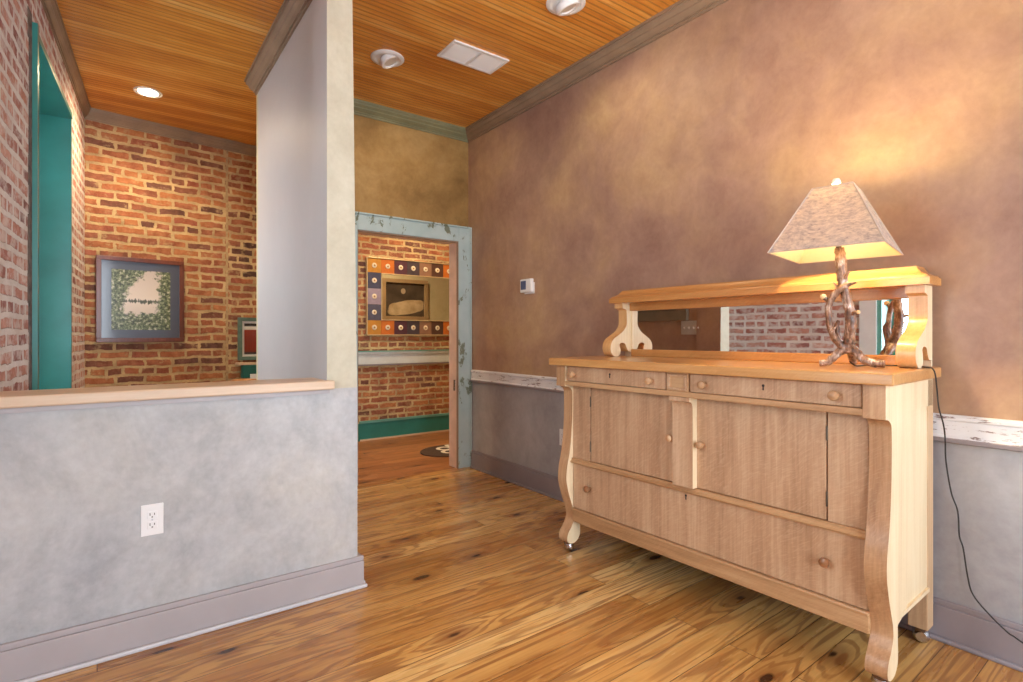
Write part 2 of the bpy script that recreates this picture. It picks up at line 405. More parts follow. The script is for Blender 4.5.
def wall_run(bm, p, q, nx, ny, th, z0, z1, holes=()):
    """wall whose face runs p->q, thickness th away along (nx,ny); holes = (t0,t1,za,zb) in metres along p->q"""
    p = Vector(p); q = Vector(q); L = (q-p).length; d = (q-p)/L; n = Vector((nx, ny)).normalized()*th
    def piece(a, b, za, zb):
        if b-a < 1e-4 or zb-za < 1e-4: return
        A, C = p+d*a, p+d*b
        hexa(bm, [(A.x, A.y), (C.x, C.y), (C.x+n.x, C.y+n.y), (A.x+n.x, A.y+n.y)], za, zb)
    cur = 0.
    for a, b, za, zb in sorted(holes):
        piece(cur, a, z0, z1); piece(a, b, z0, za); piece(a, b, zb, z1); cur = b
    piece(cur, L, z0, z1)
    return bm

# left brick wall, two tall windows
yl0, yl1 = YF-.2, 5.75
pl, ql = (lx(yl0), yl0), (lx(yl1), yl1)
kk = math.hypot(1, .0633)
WA = (.95, 1.785, .85, 2.45)     # window beside the main room (y0, y1, z0, z1)
WB = (3.57, 4.93, .45, 2.76)    # window inside the nook
holes = [((a-yl0)*kk, (b-yl0)*kk, za, zb) for a, b, za, zb in (WA, WB)]
struct('wall_left', wall_run(B(), pl, ql, -1, .0633, .38, 0, ZC, holes), M['brick_left'])
struct('wall_back', wall_run(B(), BX[0], BX[1], 0, 1, .3, 0, ZC), M['brick_back'])
bm = B()
for p, q in zip(BX[1:], BX[2:]): wall_run(bm, p, q, 0, 1, .3, 0, ZC)
struct('wall_back_right', bm, M['brick_back2'])
struct('mortar_joint', wall_run(B(), (.862, 5.8245), (.884, 5.8275), 0, 1, .02, 0, ZC), M['mortar'])
# right wall: mauve above the rail, blue grey below
struct('wall_right', box(B(), XR, XR+.15, YF-.2, YD+.095, .82, ZC), M['wall_mauve'])
struct('wall_right_lower', box(B(), XR, XR+.15, YF-.2, YD+.095, 0, .82), M['wall_dado'])
# wall with the doorway
DX0, DX1, DZ = 1.568, 2.505, 2.055
bm = B(); box(bm, .92, DX0, YD, YD+.05, 0, ZC); box(bm, DX1, XR, YD, YD+.05, 0, ZC); box(bm, DX0, DX1, YD, YD+.05, DZ, ZC)
struct('wall_doorway', bm, M['wall_olive'])
bm = B(); box(bm, .85, DX0, YD+.05, YD+.095, 0, ZC); box(bm, DX1, 4.65, YD+.05, YD+.095, 0, ZC); box(bm, DX0, DX1, YD+.05, YD+.095, DZ, ZC)
struct('wall_doorway_rear', bm, M['wall_sage'])
struct('wall_hall_end', box(B(), 4.6, 4.75, YD+.095, 6.3, 0, ZC), M['wall_sage'])
# half wall, end post and the wall behind it
bm = box(B(), -.46, .791, HW, HW+.17, 0, .955); box(bm, .791, .936, HW, HW+.225, 0, .955)
struct('wall_half', bm, M['wall_grey'])
bm = box(B(), .791, .92, HW, HW+.225, .955, ZC)
for v in bm.verts:                    # its right edge leans a little
    if v.co.x > .9: v.co.x = .934 if v.co.z < 1 else .908
bm.normal_update()
for f in bm.faces:
    if f.normal.x > .9: f.material_index = 1
    if f.normal.x < -.9: f.material_index = 2
struct('wall_post', bm, [M['wall_post'], M['wall_mauve'], M['wall_smooth']])
struct('wall_partition', box(B(), .85, .915, HW+.225, YD+.05, 0, ZC), M['wall_smooth'])
struct('wall_partition_glaze', box(B(), .915, .92, HW+.225, YD, 0, ZC), M['wall_mauve'])
# front wall with two large windows
fw = [(.55, 1.75, .35, 2.8), (2.05, 3.25, .35, 2.8)]      # metres from x=-.95
struct('wall_front', wall_run(B(), (-.95, YF), (2.85, YF), 0, -1, .3, 0, ZC, fw), M['wall_smooth'])

# crown mouldings: profile (out from wall, down from ceiling)
CR = [(0, 0), (.084, 0), (.084, .016), (.074, .016), (.072, .030), (.058, .040), (.052, .044), (.052, .052), (.036, .064), (.022, .070), (.022, .078), (.011, .078), (.011, .094), (0, .094)]
def crown(name, p, q, nx, ny, m=None, k=1.):
    """along p->q, (nx,ny) points into the room"""
    bm = B(); n = Vector((nx, ny)).normalized()
    A = [bm.verts.new((p[0]+n.x*a*k, p[1]+n.y*a*k, ZC-b)) for a, b in CR]; C = [bm.verts.new((q[0]+n.x*a*k, q[1]+n.y*a*k, ZC-b)) for a, b in CR]
    bm.faces.new(A); bm.faces.new(C[::-1])
    for i in range(len(CR)):
        j = (i+1) % len(CR); bm.faces.new((A[j], A[i], C[i], C[j]))
    return struct(name, bm, m or M['crown'])
crown('trim_1', (XR, YF), (XR, YD), -1, 0)
crown('trim_2', (.92, YD), (XR, YD), 0, -1, M['crown_olive'])
crown('trim_3', (.85, HW+.225), (.85, YD+.095), -1, 0)
crown('trim_4', (lx(2.0), 2.0), (lx(5.67), 5.67), 1, -.0633, None, .55)
crown('trim_5', (-.20, 5.683), (.873, 5.828), .13, -1, None, .55)
crown('trim_6', (.873, 5.828), (2.26, 6.0), .12, -1, None, .55)
crown('trim_7', (.92, HW), (.92, YD), 1, 0)

# half-wall cap
bm = B()
prism(bm, [(-.40, HW-.045), (.815, HW-.045), (.815, HW), (.791, HW), (.791, HW+.205), (-.40, HW+.205)], lambda a, b, c: (a, b, c), .955, .996)
struct('trim_8', bm, M['cap'], bev=.007)
struct('trim_9', box(B(), -.40, .80, HW-.014, HW, .935, .955), M['base'])

# baseboards
def baseboard(name, segs, m, h=.148, shoe=True):
    """segs: boxes given as (x0,x1,y0,y1, nx,ny) thickness side"""
    bm = B(); s = B()
    for x0, x1, y0, y1, nx, ny in segs:
        box(bm, x0, x1, y0, y1, 0, h-.022)
        t = .006
        box(bm, x0+(t if nx < 0 else 0), x1-(t if nx > 0 else 0), y0+(t if ny < 0 else 0), y1-(t if ny > 0 else 0), h-.022, h)
        if nx: a = x0 if nx < 0 else x1; box(s, a+min(0, nx)*.016, a+max(0, nx)*.016, y0-(.0), y1, 0, .018)
        if ny: a = y0 if ny < 0 else y1; box(s, x0, x1+.012, a+min(0, ny)*.016, a+max(0, ny)*.016, 0, .018)
    o = struct(name, bm, m, bev=.003)
    struct('shoe_moulding', s, M['shoe'] if m is M['base'] else m, o, bev=.006)
    return o
baseboard('baseboard_half', [(-.46, .962, HW-.02, HW, 0, -1), (.92, .962, HW, YD, 1, 0)], M['base'])
baseboard('baseboard_right', [(XR-.02, XR, YF, 4.19, -1, 0)], M['base_dark'], .16)
bm = B()
wall_run(bm, (2.262, 5.999), (4.6, 5.999), 0, -1, .022, 0, .2); 
wall_run(bm, BX[1], (2.262, 6.0), .12, -1, .022, 0, .2)
o = struct('baseboard_hall', bm, M['teal'])
struct('cap_moulding', box(B(), 2.25, 4.6, 5.968, 6.0, .2, .226), M['teal_light'], o)
struct('shoe_moulding', box(B(), 2.25, 4.6, 5.962, 5.978, 0, .018), M['cap'], o)

# chair rails
RP = [(0, .785), (.018, .785), (.026, .792), (.026, .806), (.017, .814), (.017, .868), (.024, .874), (.024, .884), (.015, .893), (0, .893)]
bm = B(); prism(bm, [(XR-a, b) for a, b in RP[:]], YX, YF, 4.19)
o = struct('trim_10', bm, M['rail'])
struct('lower_bead', prism(B(), [(XR-.018, .783), (XR-.028, .788), (XR-.029, .800), (XR-.022, .808), (XR-.018, .808)], YX, YF, 4.19), M['base_dark'], o)
bm = B(); prism(bm, [(6.0-a, b) for a, b in [(0, .87), (.03, .876), (.03, .985), (.045, .995), (.045, 1.018), (0, 1.018)]], XY, 2.12, 4.6)
o = struct('trim_11', bm, M['rail_hall'])
struct('underline_bead', box(B(), 2.12, 4.6, 5.962, 6.0, .858, .872), M['base_dark'], o)
struct('top_ledge', box(B(), 2.12, 4.6, 5.948, 6.0, 1.018, 1.03), M['teal_light'], o)

# doorway casing and jamb
bm = B(); CY = 4.215
for a, b in ((DX0-.118, DX0), (DX1, DX1+.118)):
    box(bm, a, b, CY, YD, 0, DZ+.126)
box(bm, DX0, DX1, CY, YD, DZ, DZ+.126)
o = struct('trim_12', bm, M['casing'], bev=.004)
bm = B()
box(bm, DX1+.118, DX1+.133, CY-.012, YD, 0, DZ+.14); box(bm, DX0-.133, DX0-.118, CY-.012, YD, 0, DZ+.14); box(bm, DX0-.118, DX1+.118, CY-.012, YD, DZ+.126, DZ+.14)
struct('backband', bm, M['casing'], o, bev=.003)
bm = B(); box(bm, DX0, DX0+.006, CY+.006, CY+.03, 0, DZ); box(bm, DX1-.006, DX1, CY+.006, CY+.03, 0, DZ); box(bm, DX0, DX1, CY+.006, CY+.03, DZ-.012, DZ)
struct('bead', bm, M['crown'], o)
bm = B(); j = .006
box(bm, DX0, DX0+j, CY+.03, YD+.108, 0, DZ); box(bm, DX1-j, DX1, CY+.03, YD+.108, 0, DZ); box(bm, DX0, DX1, CY+.03, YD+.108, DZ-j, DZ)
o = struct('trim_13', bm, M['jamb'])
tag(obj('strike_plate', box(B(), DX1-j-.003, DX1-j, 4.265, 4.295, .70, .80), M['steel'], bev=.001, at=(DX1-j, 4.28, .70)), 'small metal strike plate set in the right door jamb', 'strike plate')

# windows: teal jamb lining, sash, glass
def window(name, y0, y1, z0, z1, m, deep=.34, proud=.025, casing=None):
    face = lambda y: lx(y)
    t = .035; bm = B()
    def bar(ya, yb, za, zb, xa, xb):   # xa/xb relative to the wall face
        hexa(bm, [(face(ya)+xa, ya), (face(yb)+xa, yb), (face(yb)+xb, yb), (face(ya)+xb, ya)], za, zb)
    bar(y0, y0+t, z0, z1, -deep, proud); bar(y1-t, y1, z0, z1, -deep, .004); bar(y0+t, y1-t, z1-t, z1, -deep, .012); bar(y0+t, y1-t, z0, z0+t, -deep, proud+.01)
    w = struct(name, bm, m)
    bm = B(); s = .05; xo = -deep+.05
    def sb(ya, yb, za, zb): hexa(bm, [(face(ya)+xo-.02, ya), (face(yb)+xo-.02, yb), (face(yb)+xo+.02, yb), (face(ya)+xo+.02, ya)], za, zb)
    a, b, c, d = y0+t, y1-t, z0+t, z1-t
    sb(a, a+s, c, d); sb(b-s, b, c, d); sb(a+s, b-s, c, c+.07); sb(a+s, b-s, d-s, d); mid = (c+d)/2; sb(a+s, b-s, mid-.025, mid+.025)
    struct('sash', bm, m, w)
    bm = B(); hexa(bm, [(face(a)+xo-.003, a), (face(b)+xo-.003, b), (face(b)+xo+.003, b), (face(a)+xo+.003, a)], c, d)
    struct('pane', bm, M['glass'], w)
    if casing:
        bm = B(); cw = .13
        def cb(ya, yb, za, zb): hexa(bm, [(face(ya), ya), (face(yb), yb), (face(yb)+.03, yb), (face(ya)+.03, ya)], za, zb)
        cb(y0-cw, y0, z0-.1, z1+cw); cb(y1, y1+cw, z0-.1, z1+cw); cb(y0, y1, z1, z1+cw); cb(y0, y1, z0-.1, z0)
        struct('casing', bm, casing, w)
    return w
w_ = window('window_1', *WB, M['teal'])
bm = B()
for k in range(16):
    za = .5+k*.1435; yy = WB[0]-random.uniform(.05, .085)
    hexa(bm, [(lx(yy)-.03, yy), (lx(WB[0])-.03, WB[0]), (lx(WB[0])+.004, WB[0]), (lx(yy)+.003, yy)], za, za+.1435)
struct('mortar_shadow_gap', bm, M['mortar_shade'], w_)  # strip on the wall face; the gap's shadow is in its colour
window('window_2', *WA, M['teal_light'], .34, .02, M['white_trim'])
def front_window(name, x0, x1, z0, z1):
    bm = B(); t = .05
    box(bm, x0, x0+t, YF-.2, YF+.02, z0, z1); box(bm, x1-t, x1, YF-.2, YF+.02, z0, z1); box(bm, x0+t, x1-t, YF-.2, YF+.02, z1-t, z1); box(bm, x0+t, x1-t, YF-.2, YF+.05, z0, z0+t)
    box(bm, x0+t, x1-t, YF-.16, YF-.12, (z0+z1)/2-.025, (z0+z1)/2+.025)
    w = struct(name, bm, M['white_trim'])
    struct('pane', box(B(), x0+t, x1-t, YF-.143, YF-.137, z0+t, z1-t), M['glass'], w)
front_window('window_3', -.4, .8, .35, 2.8)
front_window('window_4', 1.1, 2.3, .35, 2.8)

# ------------------------------------------------------------------ sideboard
SB = thing('sideboard', 'bleached oak sideboard with scrolled legs and a mirrored back against the mauve wall', 'sideboard', (2.3, 1.52, 0))
TH = math.radians(1.75)
def warp(bm):
    """the sideboard stands slightly askew to the wall, its far end pulled out a little"""
    c, n = math.cos(TH), math.sin(TH)
    for v in bm.verts:
        x, y = v.co.x-2.035, (v.co.y-.70)*1.0135
        v.co.x = 2.035+x*c-y*n; v.co.y = .70+x*n+y*c
    return bm
def sb(name, bm, m, parent=None, **k): return obj(name, warp(bm), m, parent or SB, **k)
Y0, Y1 = .70, 2.259              # outer faces of the legs
LW = .066; YC = (Y0+Y1)/2
sb('top', hexa(B(), [(2.0, .668), (2.60, .688), (2.60, 2.287), (2.0, 2.287)], 1.039, 1.079), M['oak_top'], bev=.005)
# carcass
sb('carcass', box(B(), 2.115, 2.57, Y0+.03, Y1-.03, .19, .93), M['oak_dark'])
sb('drawer_case', box(B(), 2.062, 2.585, Y0+.012, Y1-.012, .93, 1.039), M['oak_side'])
sb('apron', box(B(), 2.092, 2.12, Y0+LW, Y1-LW, .172, .240), M['oak_h'], bev=.004)
sb('apron_bead', box(B(), 2.084, 2.12, Y0+LW, Y1-LW, .236, .249), M['oak_h'], bev=.004)
sb('middle_rail', prism(B(), [(2.12, .499), (2.080, .499), (2.074, .507), (2.086, .517), (2.086, .527), (2.12, .527)], YX, Y0+LW, Y1-LW), M['oak_h'])
sb('upper_rail', box(B(), 2.036, 2.12, Y0+LW-.002, Y1-LW+.002, .930, .954), M['oak_h'], bev=.004)
# legs
front = crom([(2.090, .890), (2.092, .82), (2.088, .7), (2.073, .57), (2.052, .48), (2.046, .41), (2.060, .345), (2.085, .275), (2.104, .225), (2.106, .185), (2.088, .148), (2.062, .115), (2.052, .085), (2.060, .062), (2.088, .050), (2.122, .056), (2.147, .082), (2.153, .12), (2.150, .165), (2.150, .215)], 6)
cove = [(2.035, .924)]+[(2.035+.055*math.sin(a*PI/16), .890+.034*math.cos(a*PI/16)) for a in range(1, 8)]
legprof = [(2.035, 1.039)]+cove+front+[(2.19, .225), (2.19, 1.039)]
for y0, y1 in ((Y0, Y0+LW), (Y1-LW, Y1)):
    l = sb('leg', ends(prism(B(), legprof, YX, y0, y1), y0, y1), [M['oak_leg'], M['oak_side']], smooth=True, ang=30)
    c = B(); ym = (y0+y1)/2
    lathe(c, [(0, .001), (.014, .003), (.025, .012), (.029, .027), (.025, .042), (.014, .050), (.010, .056), (0, .056)], (2.098, ym, 0), seg=20)
    sb('caster', c, M['steel'], l, smooth=True)
for y0, y1 in ((Y0+.012, Y0+.077), (Y1-.077, Y1-.012)):
    l = sb('leg', box(B(), 2.525, 2.595, y0, y1, .060, 1.035), M['oak_rear'], bev=.004)
    c = B(); ym = (y0+y1)/2
    lathe(c, [(0, -.040), (.018, -.040), (.027, -.030), (.029, 0), (.027, .030), (.018, .040), (0, .040)], (2.565, ym, .030), (1, .3, 0), seg=20)
    lathe(c, [(0, 0), (.016, 0), (.012, .03), (0, .03)], (2.555, ym, .035), seg=16)
    sb('caster', c, M['steel'], l, smooth=True)
# panelled ends
for g, ya in ((1, Y0+.008), (-1, Y1-.008)):
    bm = B(); box(bm, 2.19, 2.27, min(ya, ya+g*.025), max(ya, ya+g*.025), .226, 1.039)
    box(bm, 2.27, 2.525, min(ya+g*.007, ya+g*.025), max(ya+g*.007, ya+g*.025), .228, 1.039)
    p = sb('side_panel', bm, M['oak_side'])
    sb('bottom_rail', box(B(), 2.15, 2.525, min(ya-g*.002, ya+g*.02), max(ya-g*.002, ya+g*.02), .218, .232), M['oak_side'], p)
# knobs, keyholes
KN = [(0, -.002), (.009, -.002), (.008, .008), (.010, .013), (.0165, .019), (.0185, .027), (.016, .034), (.009, .038), (0, .039)]
def knob(par, x, y, z, r=1., m=None):
    bm = B(); lathe(bm, [(a*r, h*r) for a, h in KN], (x, y, z), (-1, 0, 0), 18)
    return sb('knob', bm, m or M['oak_leg'], par, smooth=True)
def keyhole(par, x, y, z):
    bm = B(); lathe(bm, [(0, 0), (.0055, 0), (.0055, .0012), (0, .0012)], (x+.0002, y, z+.006), (-1, 0, 0), 12)
    prism(bm, [(y-.003, z-.012), (y+.003, z-.012), (y+.002, z+.004), (y-.002, z+.004)], XY, x-.001, x+.0002)
    return sb('keyhole', bm, M['dark'], par)
# two shallow drawers with a square panel between
for ya, yb, ks, ky in ((1.549, Y1-LW-.003, (2.126, 1.629), 1.882), (Y0+LW+.003, 1.431, (1.357, .850), 1.107)):
    d = sb('drawer', box(B(), 2.044, 2.07, ya+.003, yb-.003, .956, 1.035), M['oak_v'], bev=.003)
    for y in ks: knob(d, 2.044, y, .993)
    keyhole(d, 2.044, ky, 1.001)
p = sb('centre_block', box(B(), 2.041, 2.07, 1.434, 1.546, .954, 1.037), M['oak_h'], bev=.002)
bm = B(); box(bm, 2.034, 2.045, 1.440, 1.540, .959, .970); box(bm, 2.034, 2.045, 1.440, 1.540, 1.020, 1.031); box(bm, 2.034, 2.045, 1.440, 1.454, .970, 1.020); box(bm, 2.034, 2.045, 1.526, 1.540, .970, 1.020)
sb('panel_moulding', bm, M['oak_v'], p, bev=.004)
# doors, stiles beside them, centre pilaster
for ya, yb, ky, hy in ((YC, 2.060, 1.553, 2.061), (.901, YC, 1.400, .900)):
    d = sb('door', box(B(), 2.096, 2.12, ya+.002, yb-.002, .529, .927), M['oak_v'], bev=.003)
    knob(d, 2.096, ky, .732 if ky > 1.5 else .724, .95)
    for z in (.85, .61):
        bm = B(); lathe(bm, [(0, 0), (.003, 0), (.003, .05), (0, .06)], (2.0945, hy, z-.03), seg=10)
        sb('hinge', bm, M['bronze'], d, smooth=True)
for ya, yb in ((2.062, Y1-LW), (Y0+LW, .898)):
    sb('front_stile', box(B(), 2.096, 2.12, ya+.002, yb, .527, .930), M['oak_v'], bev=.002)
pil = [(2.12, .929), (2.038, .929), (2.038, .912)]+[(2.038+.026*math.sin(a*PI/16), .878+.034*math.cos(a*PI/16)) for a in range(1, 9)]+[(2.064, .529), (2.12, .529)]
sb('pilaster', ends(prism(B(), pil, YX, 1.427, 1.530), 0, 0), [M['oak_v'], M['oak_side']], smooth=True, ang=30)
d = sb('drawer', box(B(), 2.096, 2.12, Y0+LW+.004, Y1-LW-.004, .252, .497), M['oak_v'], bev=.003)
for y in (2.066, .900): knob(d, 2.096, y, .382, 1., M['knob_dark'])
keyhole(d, 2.096, 1.482, .476)
# mirrored back
ZT = 1.079
brk = crom([(2.522, 1.356), (2.524, 1.30), (2.520, 1.262), (2.490, 1.228), (2.445, 1.203), (2.402, 1.178), (2.381, 1.144), (2.384, 1.108), (2.408, 1.083), (2.442, 1.080), (2.466, 1.098), (2.466, 1.127), (2.459, 1.149), (2.480, 1.160), (2.510, 1.152), (2.524, 1.126), (2.540, 1.108)], 6)
brkp = [(2.576, 1.399), (2.486, 1.399), (2.486, 1.366), (2.507, 1.362)]+brk+[(2.576, 1.104)]
for y0, y1 in ((.712, .774), (2.170, 2.232)):
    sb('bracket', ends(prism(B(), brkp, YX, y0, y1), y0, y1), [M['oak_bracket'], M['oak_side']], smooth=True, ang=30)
sb('back_board', box(B(), 2.580, 2.597, .716, 2.228, ZT, 1.40), M['oak_side'])
sb('mirror_glass', box(B(), 2.574, 2.580, .774, 2.170, 1.120, 1.354), M['mirror'])
sb('mirror_rail', box(B(), 2.560, 2.580, .774, 2.170, ZT, 1.121), M['oak_gold'], bev=.004)
sb('mirror_frieze', box(B(), 2.548, 2.580, .774, 2.170, 1.351, 1.400), M['oak_gold'], bev=.003)
for ya in (2.160, .774): sb('mirror_stile', box(B(), 2.562, 2.580, ya, ya+.010, 1.121, 1.352), M['oak_side'])
bm = B()   # shelf: fascia and cyma running round three sides
lv = [(0, 1.396), (0, 1.424), (.006, 1.427), (.010, 1.433), (.024, 1.439), (.040, 1.449), (.048, 1.462), (.052, 1.466), (.052, 1.472)]
rings = []
for i, z in lv:
    rings.append([bm.verts.new(c) for c in ((2.600, .689+i, z), (2.455+i, .689+i, z), (2.455+i, 2.248-i, z), (2.600, 2.248-i, z))])
for a, b in zip(rings, rings[1:]):
    for k in range(4): bm.faces.new((a[k], a[(k+1) % 4], b[(k+1) % 4], b[k]))
bm.faces.new(rings[0][::-1]); bm.faces.new(rings[-1])
sb('shelf', bm, M['oak_gold'], smooth=True, ang=28)

# ------------------------------------------------------------------ lamp on the sideboard
LZ = 1.081
LAMP = thing('table_lamp', 'lit table lamp of knotty branches with a pyramid parchment shade on the sideboard', 'lamp', (2.40, .98, LZ))
def branch(name, pts, rads, m='bark', k=5, par=None, wob=.10, seg=10):
    p = crom(pts, k); n = len(p)
    r = [rads[min(int(i/(n-1)*(len(rads)-1)), len(rads)-2)] for i in range(n)]
    r = []
    for i in range(n):
        f = i/(n-1)*(len(rads)-1); a = min(int(f), len(rads)-2); r.append(rads[a]+(rads[a+1]-rads[a])*(f-a))
    return obj(name, tube(B(), p, r, seg, wob=wob), M[m], par or LAMP, smooth=True, ang=60)
branch('trunk', [(2.43, .967, 1.138), (2.43, .969, 1.165), (2.42, .961, 1.204), (2.41, .953, 1.257), (2.40, .955, 1.314), (2.39, .964, 1.37), (2.385, .973, 1.424), (2.38, .977, 1.493), (2.38, .982, 1.56)], [.026, .021, .019, .020, .019, .018, .017, .019, .020, .017], wob=.14, k=7, seg=12)
branch('branch', [(2.425, .975, 1.15), (2.40, .994, 1.175), (2.37, 1.005, 1.212), (2.35, 1.009, 1.261), (2.34, 1.007, 1.314), (2.34, .994, 1.358), (2.345, .97, 1.389), (2.35, .942, 1.407), (2.35, .910, 1.414)], [.015, .013, .012, .012, .012, .013, .013, .011, .003])
kb = branch('branch', [(2.342, 1.000, 1.340), (2.336, 1.012, 1.352), (2.330, 1.020, 1.362)], [.010, .008, .009], k=3)
obj('cut_end', lathe(B(), [(0, -.012), (.008, -.009), (.0125, 0), (.009, .009), (0, .012)], (2.330, 1.022, 1.364), (-.4, .6, .5), 14), M['cutwood'], kb, smooth=True)
branch('twig', [(2.38, .967, 1.428), (2.37, .954, 1.445), (2.365, .939, 1.460)], [.010, .007, .002], k=3)
branch('twig', [(2.365, .978, 1.388), (2.36, .987, 1.408), (2.358, .998, 1.424)], [.007, .005, .002], k=3)
tw = branch('twig', [(2.405, .953, 1.286), (2.39, .933, 1.300), (2.385, .920, 1.300)], [.010, .007, .006], k=3)
obj('cut_end', lathe(B(), [(0, -.008), (.007, -.004), (.008, 0), (.006, .005), (0, .007)], (2.384, .916, 1.300), (-.1, -.9, .1), 12), M['cutwood'], tw, smooth=True)
branch('twig', [(2.42, .990, 1.155), (2.41, 1.0, 1.20), (2.41, 1.006, 1.241), (2.41, .998, 1.27)], [.012, .010, .011, .006], k=4)
branch('twig', [(2.352, 1.008, 1.225), (2.356, .994, 1.235), (2.36, .984, 1.248)], [.006, .005, .002], k=3)
branch('root', [(2.43, .955, 1.172), (2.422, .985, 1.154), (2.404, 1.010, 1.126), (2.388, 1.032, 1.099), (2.375, 1.058, 1.0945)], [.024, .019, .016, .014, .0125])
branch('root', [(2.43, .978, 1.166), (2.432, .948, 1.146), (2.436, .919, 1.114), (2.440, .883, 1.099), (2.445, .847, 1.0985)], [.024, .018, .016, .0155, .0155])
branch('root', [(2.425, .968, 1.166), (2.46, .972, 1.146), (2.495, .980, 1.114), (2.53, .990, 1.0945)], [.024, .018, .015, .0125])
# shade: truncated pyramid with a lining
sc_, sz0, sz1, ra = Vector((2.368, .990)), 1.537, 1.797, math.radians(11)
def ring4(hx, hy, z):
    return [(sc_.x+a*hx*math.cos(ra)-b*hy*math.sin(ra), sc_.y+a*hx*math.sin(ra)+b*hy*math.cos(ra), z) for a, b in ((-1, -1), (1, -1), (1, 1), (-1, 1))]
def skin(hx0, hy0, h1, inset, m, name, par):
    bm = B()
    lo, hi = [bm.verts.new(c) for c in ring4(hx0-inset, hy0-inset, sz0)], [bm.verts.new(c) for c in ring4(h1-inset, h1-inset, sz1)]
    lo2, hi2 = [bm.verts.new(c) for c in ring4(hx0-inset-.0016, hy0-inset-.0016, sz0)], [bm.verts.new(c) for c in ring4(h1-inset-.0016, h1-inset-.0016, sz1)]
    for i in range(4):
        j = (i+1) % 4
        bm.faces.new((lo[i], lo[j], hi[j], hi[i])); bm.faces.new((lo2[j], lo2[i], hi2[i], hi2[j])); bm.faces.new((lo[j], lo[i], lo2[i], lo2[j])); bm.faces.new((hi[i], hi[j], hi2[j], hi2[i]))
    return obj(name, bm, m, par)
sh = skin(.215, .193, .070, 0, M['shade'], 'lamp_shade', LAMP)
skin(.215, .193, .070, .0022, M['shade_in'], 'lining', sh)
bm = B(); lo = ring4(.2155, .1935, sz0); hi = ring4(.0705, .0705, sz1)
for i in range(4):
    tube(bm, [lo[i], lo[(i+1) % 4]], .0022, 6); tube(bm, [hi[i], hi[(i+1) % 4]], .0022, 6); tube(bm, [lo[i], hi[i]], .0022, 6)
obj('binding', bm, M['shade_edge'], sh, smooth=True)
bm = B(); tube(bm, [(2.378, .983, 1.55), (2.372, .988, 1.60)], [.010, .012], 12); lathe(bm, [(0, 0), (.017, 0), (.018, .09), (.012, .104), (0, .104)], (2.371, .988, 1.585), seg=16)
obj('socket', bm, M['bronze'], LAMP, smooth=True)
bm = B()   # harp and the spider under the finial
for s in (-1, 1): tube(bm, crom([(2.372, .988+s*.016, 1.60), (2.37, .988+s*.042, 1.66), (2.369, .988+s*.042, 1.73), (2.368, .988+s*.020, 1.785), (2.368, .988, 1.797)], 5), .002, 6)
for i in range(4): a = ring4(.069, .069, 1.796)[i]; tube(bm, [(2.368, .988, 1.797), a], .0018, 6)
obj('harp', bm, M['bronze'], LAMP, smooth=True)
obj('bulb', lathe(B(), [(0, 0), (.012, 0), (.014, .02), (.027, .05), (.030, .07), (.024, .09), (.012, .099), (0, .101)], (2.370, .988, 1.688), seg=20), M['bulb'], LAMP, smooth=True)
bm = B(); lathe(bm, [(0, 0), (.006, 0), (.006, .01), (.0125, .016), (.0165, .026), (.0165, .033), (.012, .043), (0, .047)], (2.368, .99, 1.795), seg=20)
obj('finial', bm, M['crystal'], LAMP, smooth=True)
cord = obj('cord', tube(B(), crom([(2.33, .925, 1.10), (2.36, .915, 1.083), (2.43, .91, 1.0825), (2.488, .90, 1.0825), (2.494, .85, 1.0825), (2.494, .80, 1.0825), (2.488, .74, 1.0825), (2.45, .705, 1.0825), (2.415, .682, 1.081), (2.410, .672, 1.06), (2.43, .672, 1.00), (2.50, .686, .93), (2.56, .688, .86), (2.598, .693, .80), (2.612, .694, .711), (2.62, .68, .593), (2.625, .661, .522), (2.625, .656, .43), (2.625, .644, .384), (2.62, .63, .285), (2.615, .612, .221), (2.61, .561, .165), (2.60, .51, .128), (2.60, .492, .12), (2.60, .44, .09), (2.60, .38, .03)], 6), .0027, 8), M['black'], LAMP, smooth=True)

LO = Vector((-.110, -.0455, -.002)); LAMP.location += LO; LAMP.scale = (.966,)*3; cord.scale = (1/.966,)*3; cord.location = -LO/.966
# ------------------------------------------------------------------ small things on the walls
def outlet(label, loc, nx, group=None):
    """duplex outlet, face along (nx,ny) = nx"""
    t = thing('wall_outlet', label, 'outlet', loc)
    L = Vector(loc); n = Vector((nx[0], nx[1], 0)); u = Vector((-n.y, n.x, 0))
    def slab(bm, a0, a1, z0, z1, d0, d1):
        q = [L+u*a0+n*d0, L+u*a1+n*d0, L+u*a1+n*d1, L+u*a0+n*d1]
        hexa(bm, [(p.x, p.y) for p in q], L.z+z0, L.z+z1); return bm
    obj('cover_plate', slab(B(), -.037, .037, -.06, .06, 0, .006), M['white'], t, bev=.002)
    for zc in (-.0195, .0195):
        r = obj('receptacle', slab(B(), -.0165, .0165, zc-.014, zc+.014, .006, .0085), M['white'], t, bev=.003)
        bm = B(); slab(bm, -.0085, -.006, zc-.002, zc+.008, .0085, .0089); slab(bm, .006, .0085, zc-.001, zc+.007, .0085, .0089); slab(bm, -.0025, .0025, zc-.010, zc-.006, .0085, .0089)
        obj('slots', bm, M['dark'], r)
    bm = B(); lathe(bm, [(0, 0), (.003, 0), (.002, .0012), (0, .0014)], L+n*.006, n, 10)
    obj('screw', bm, M['steel'], t)
    return t
outlet('white duplex outlet low on the grey half wall', (.117, HW, .487), (0, -1))
outlet('white outlet on the right wall just behind the left leg of the sideboard', (XR, 2.955, .458), (-1, 0))

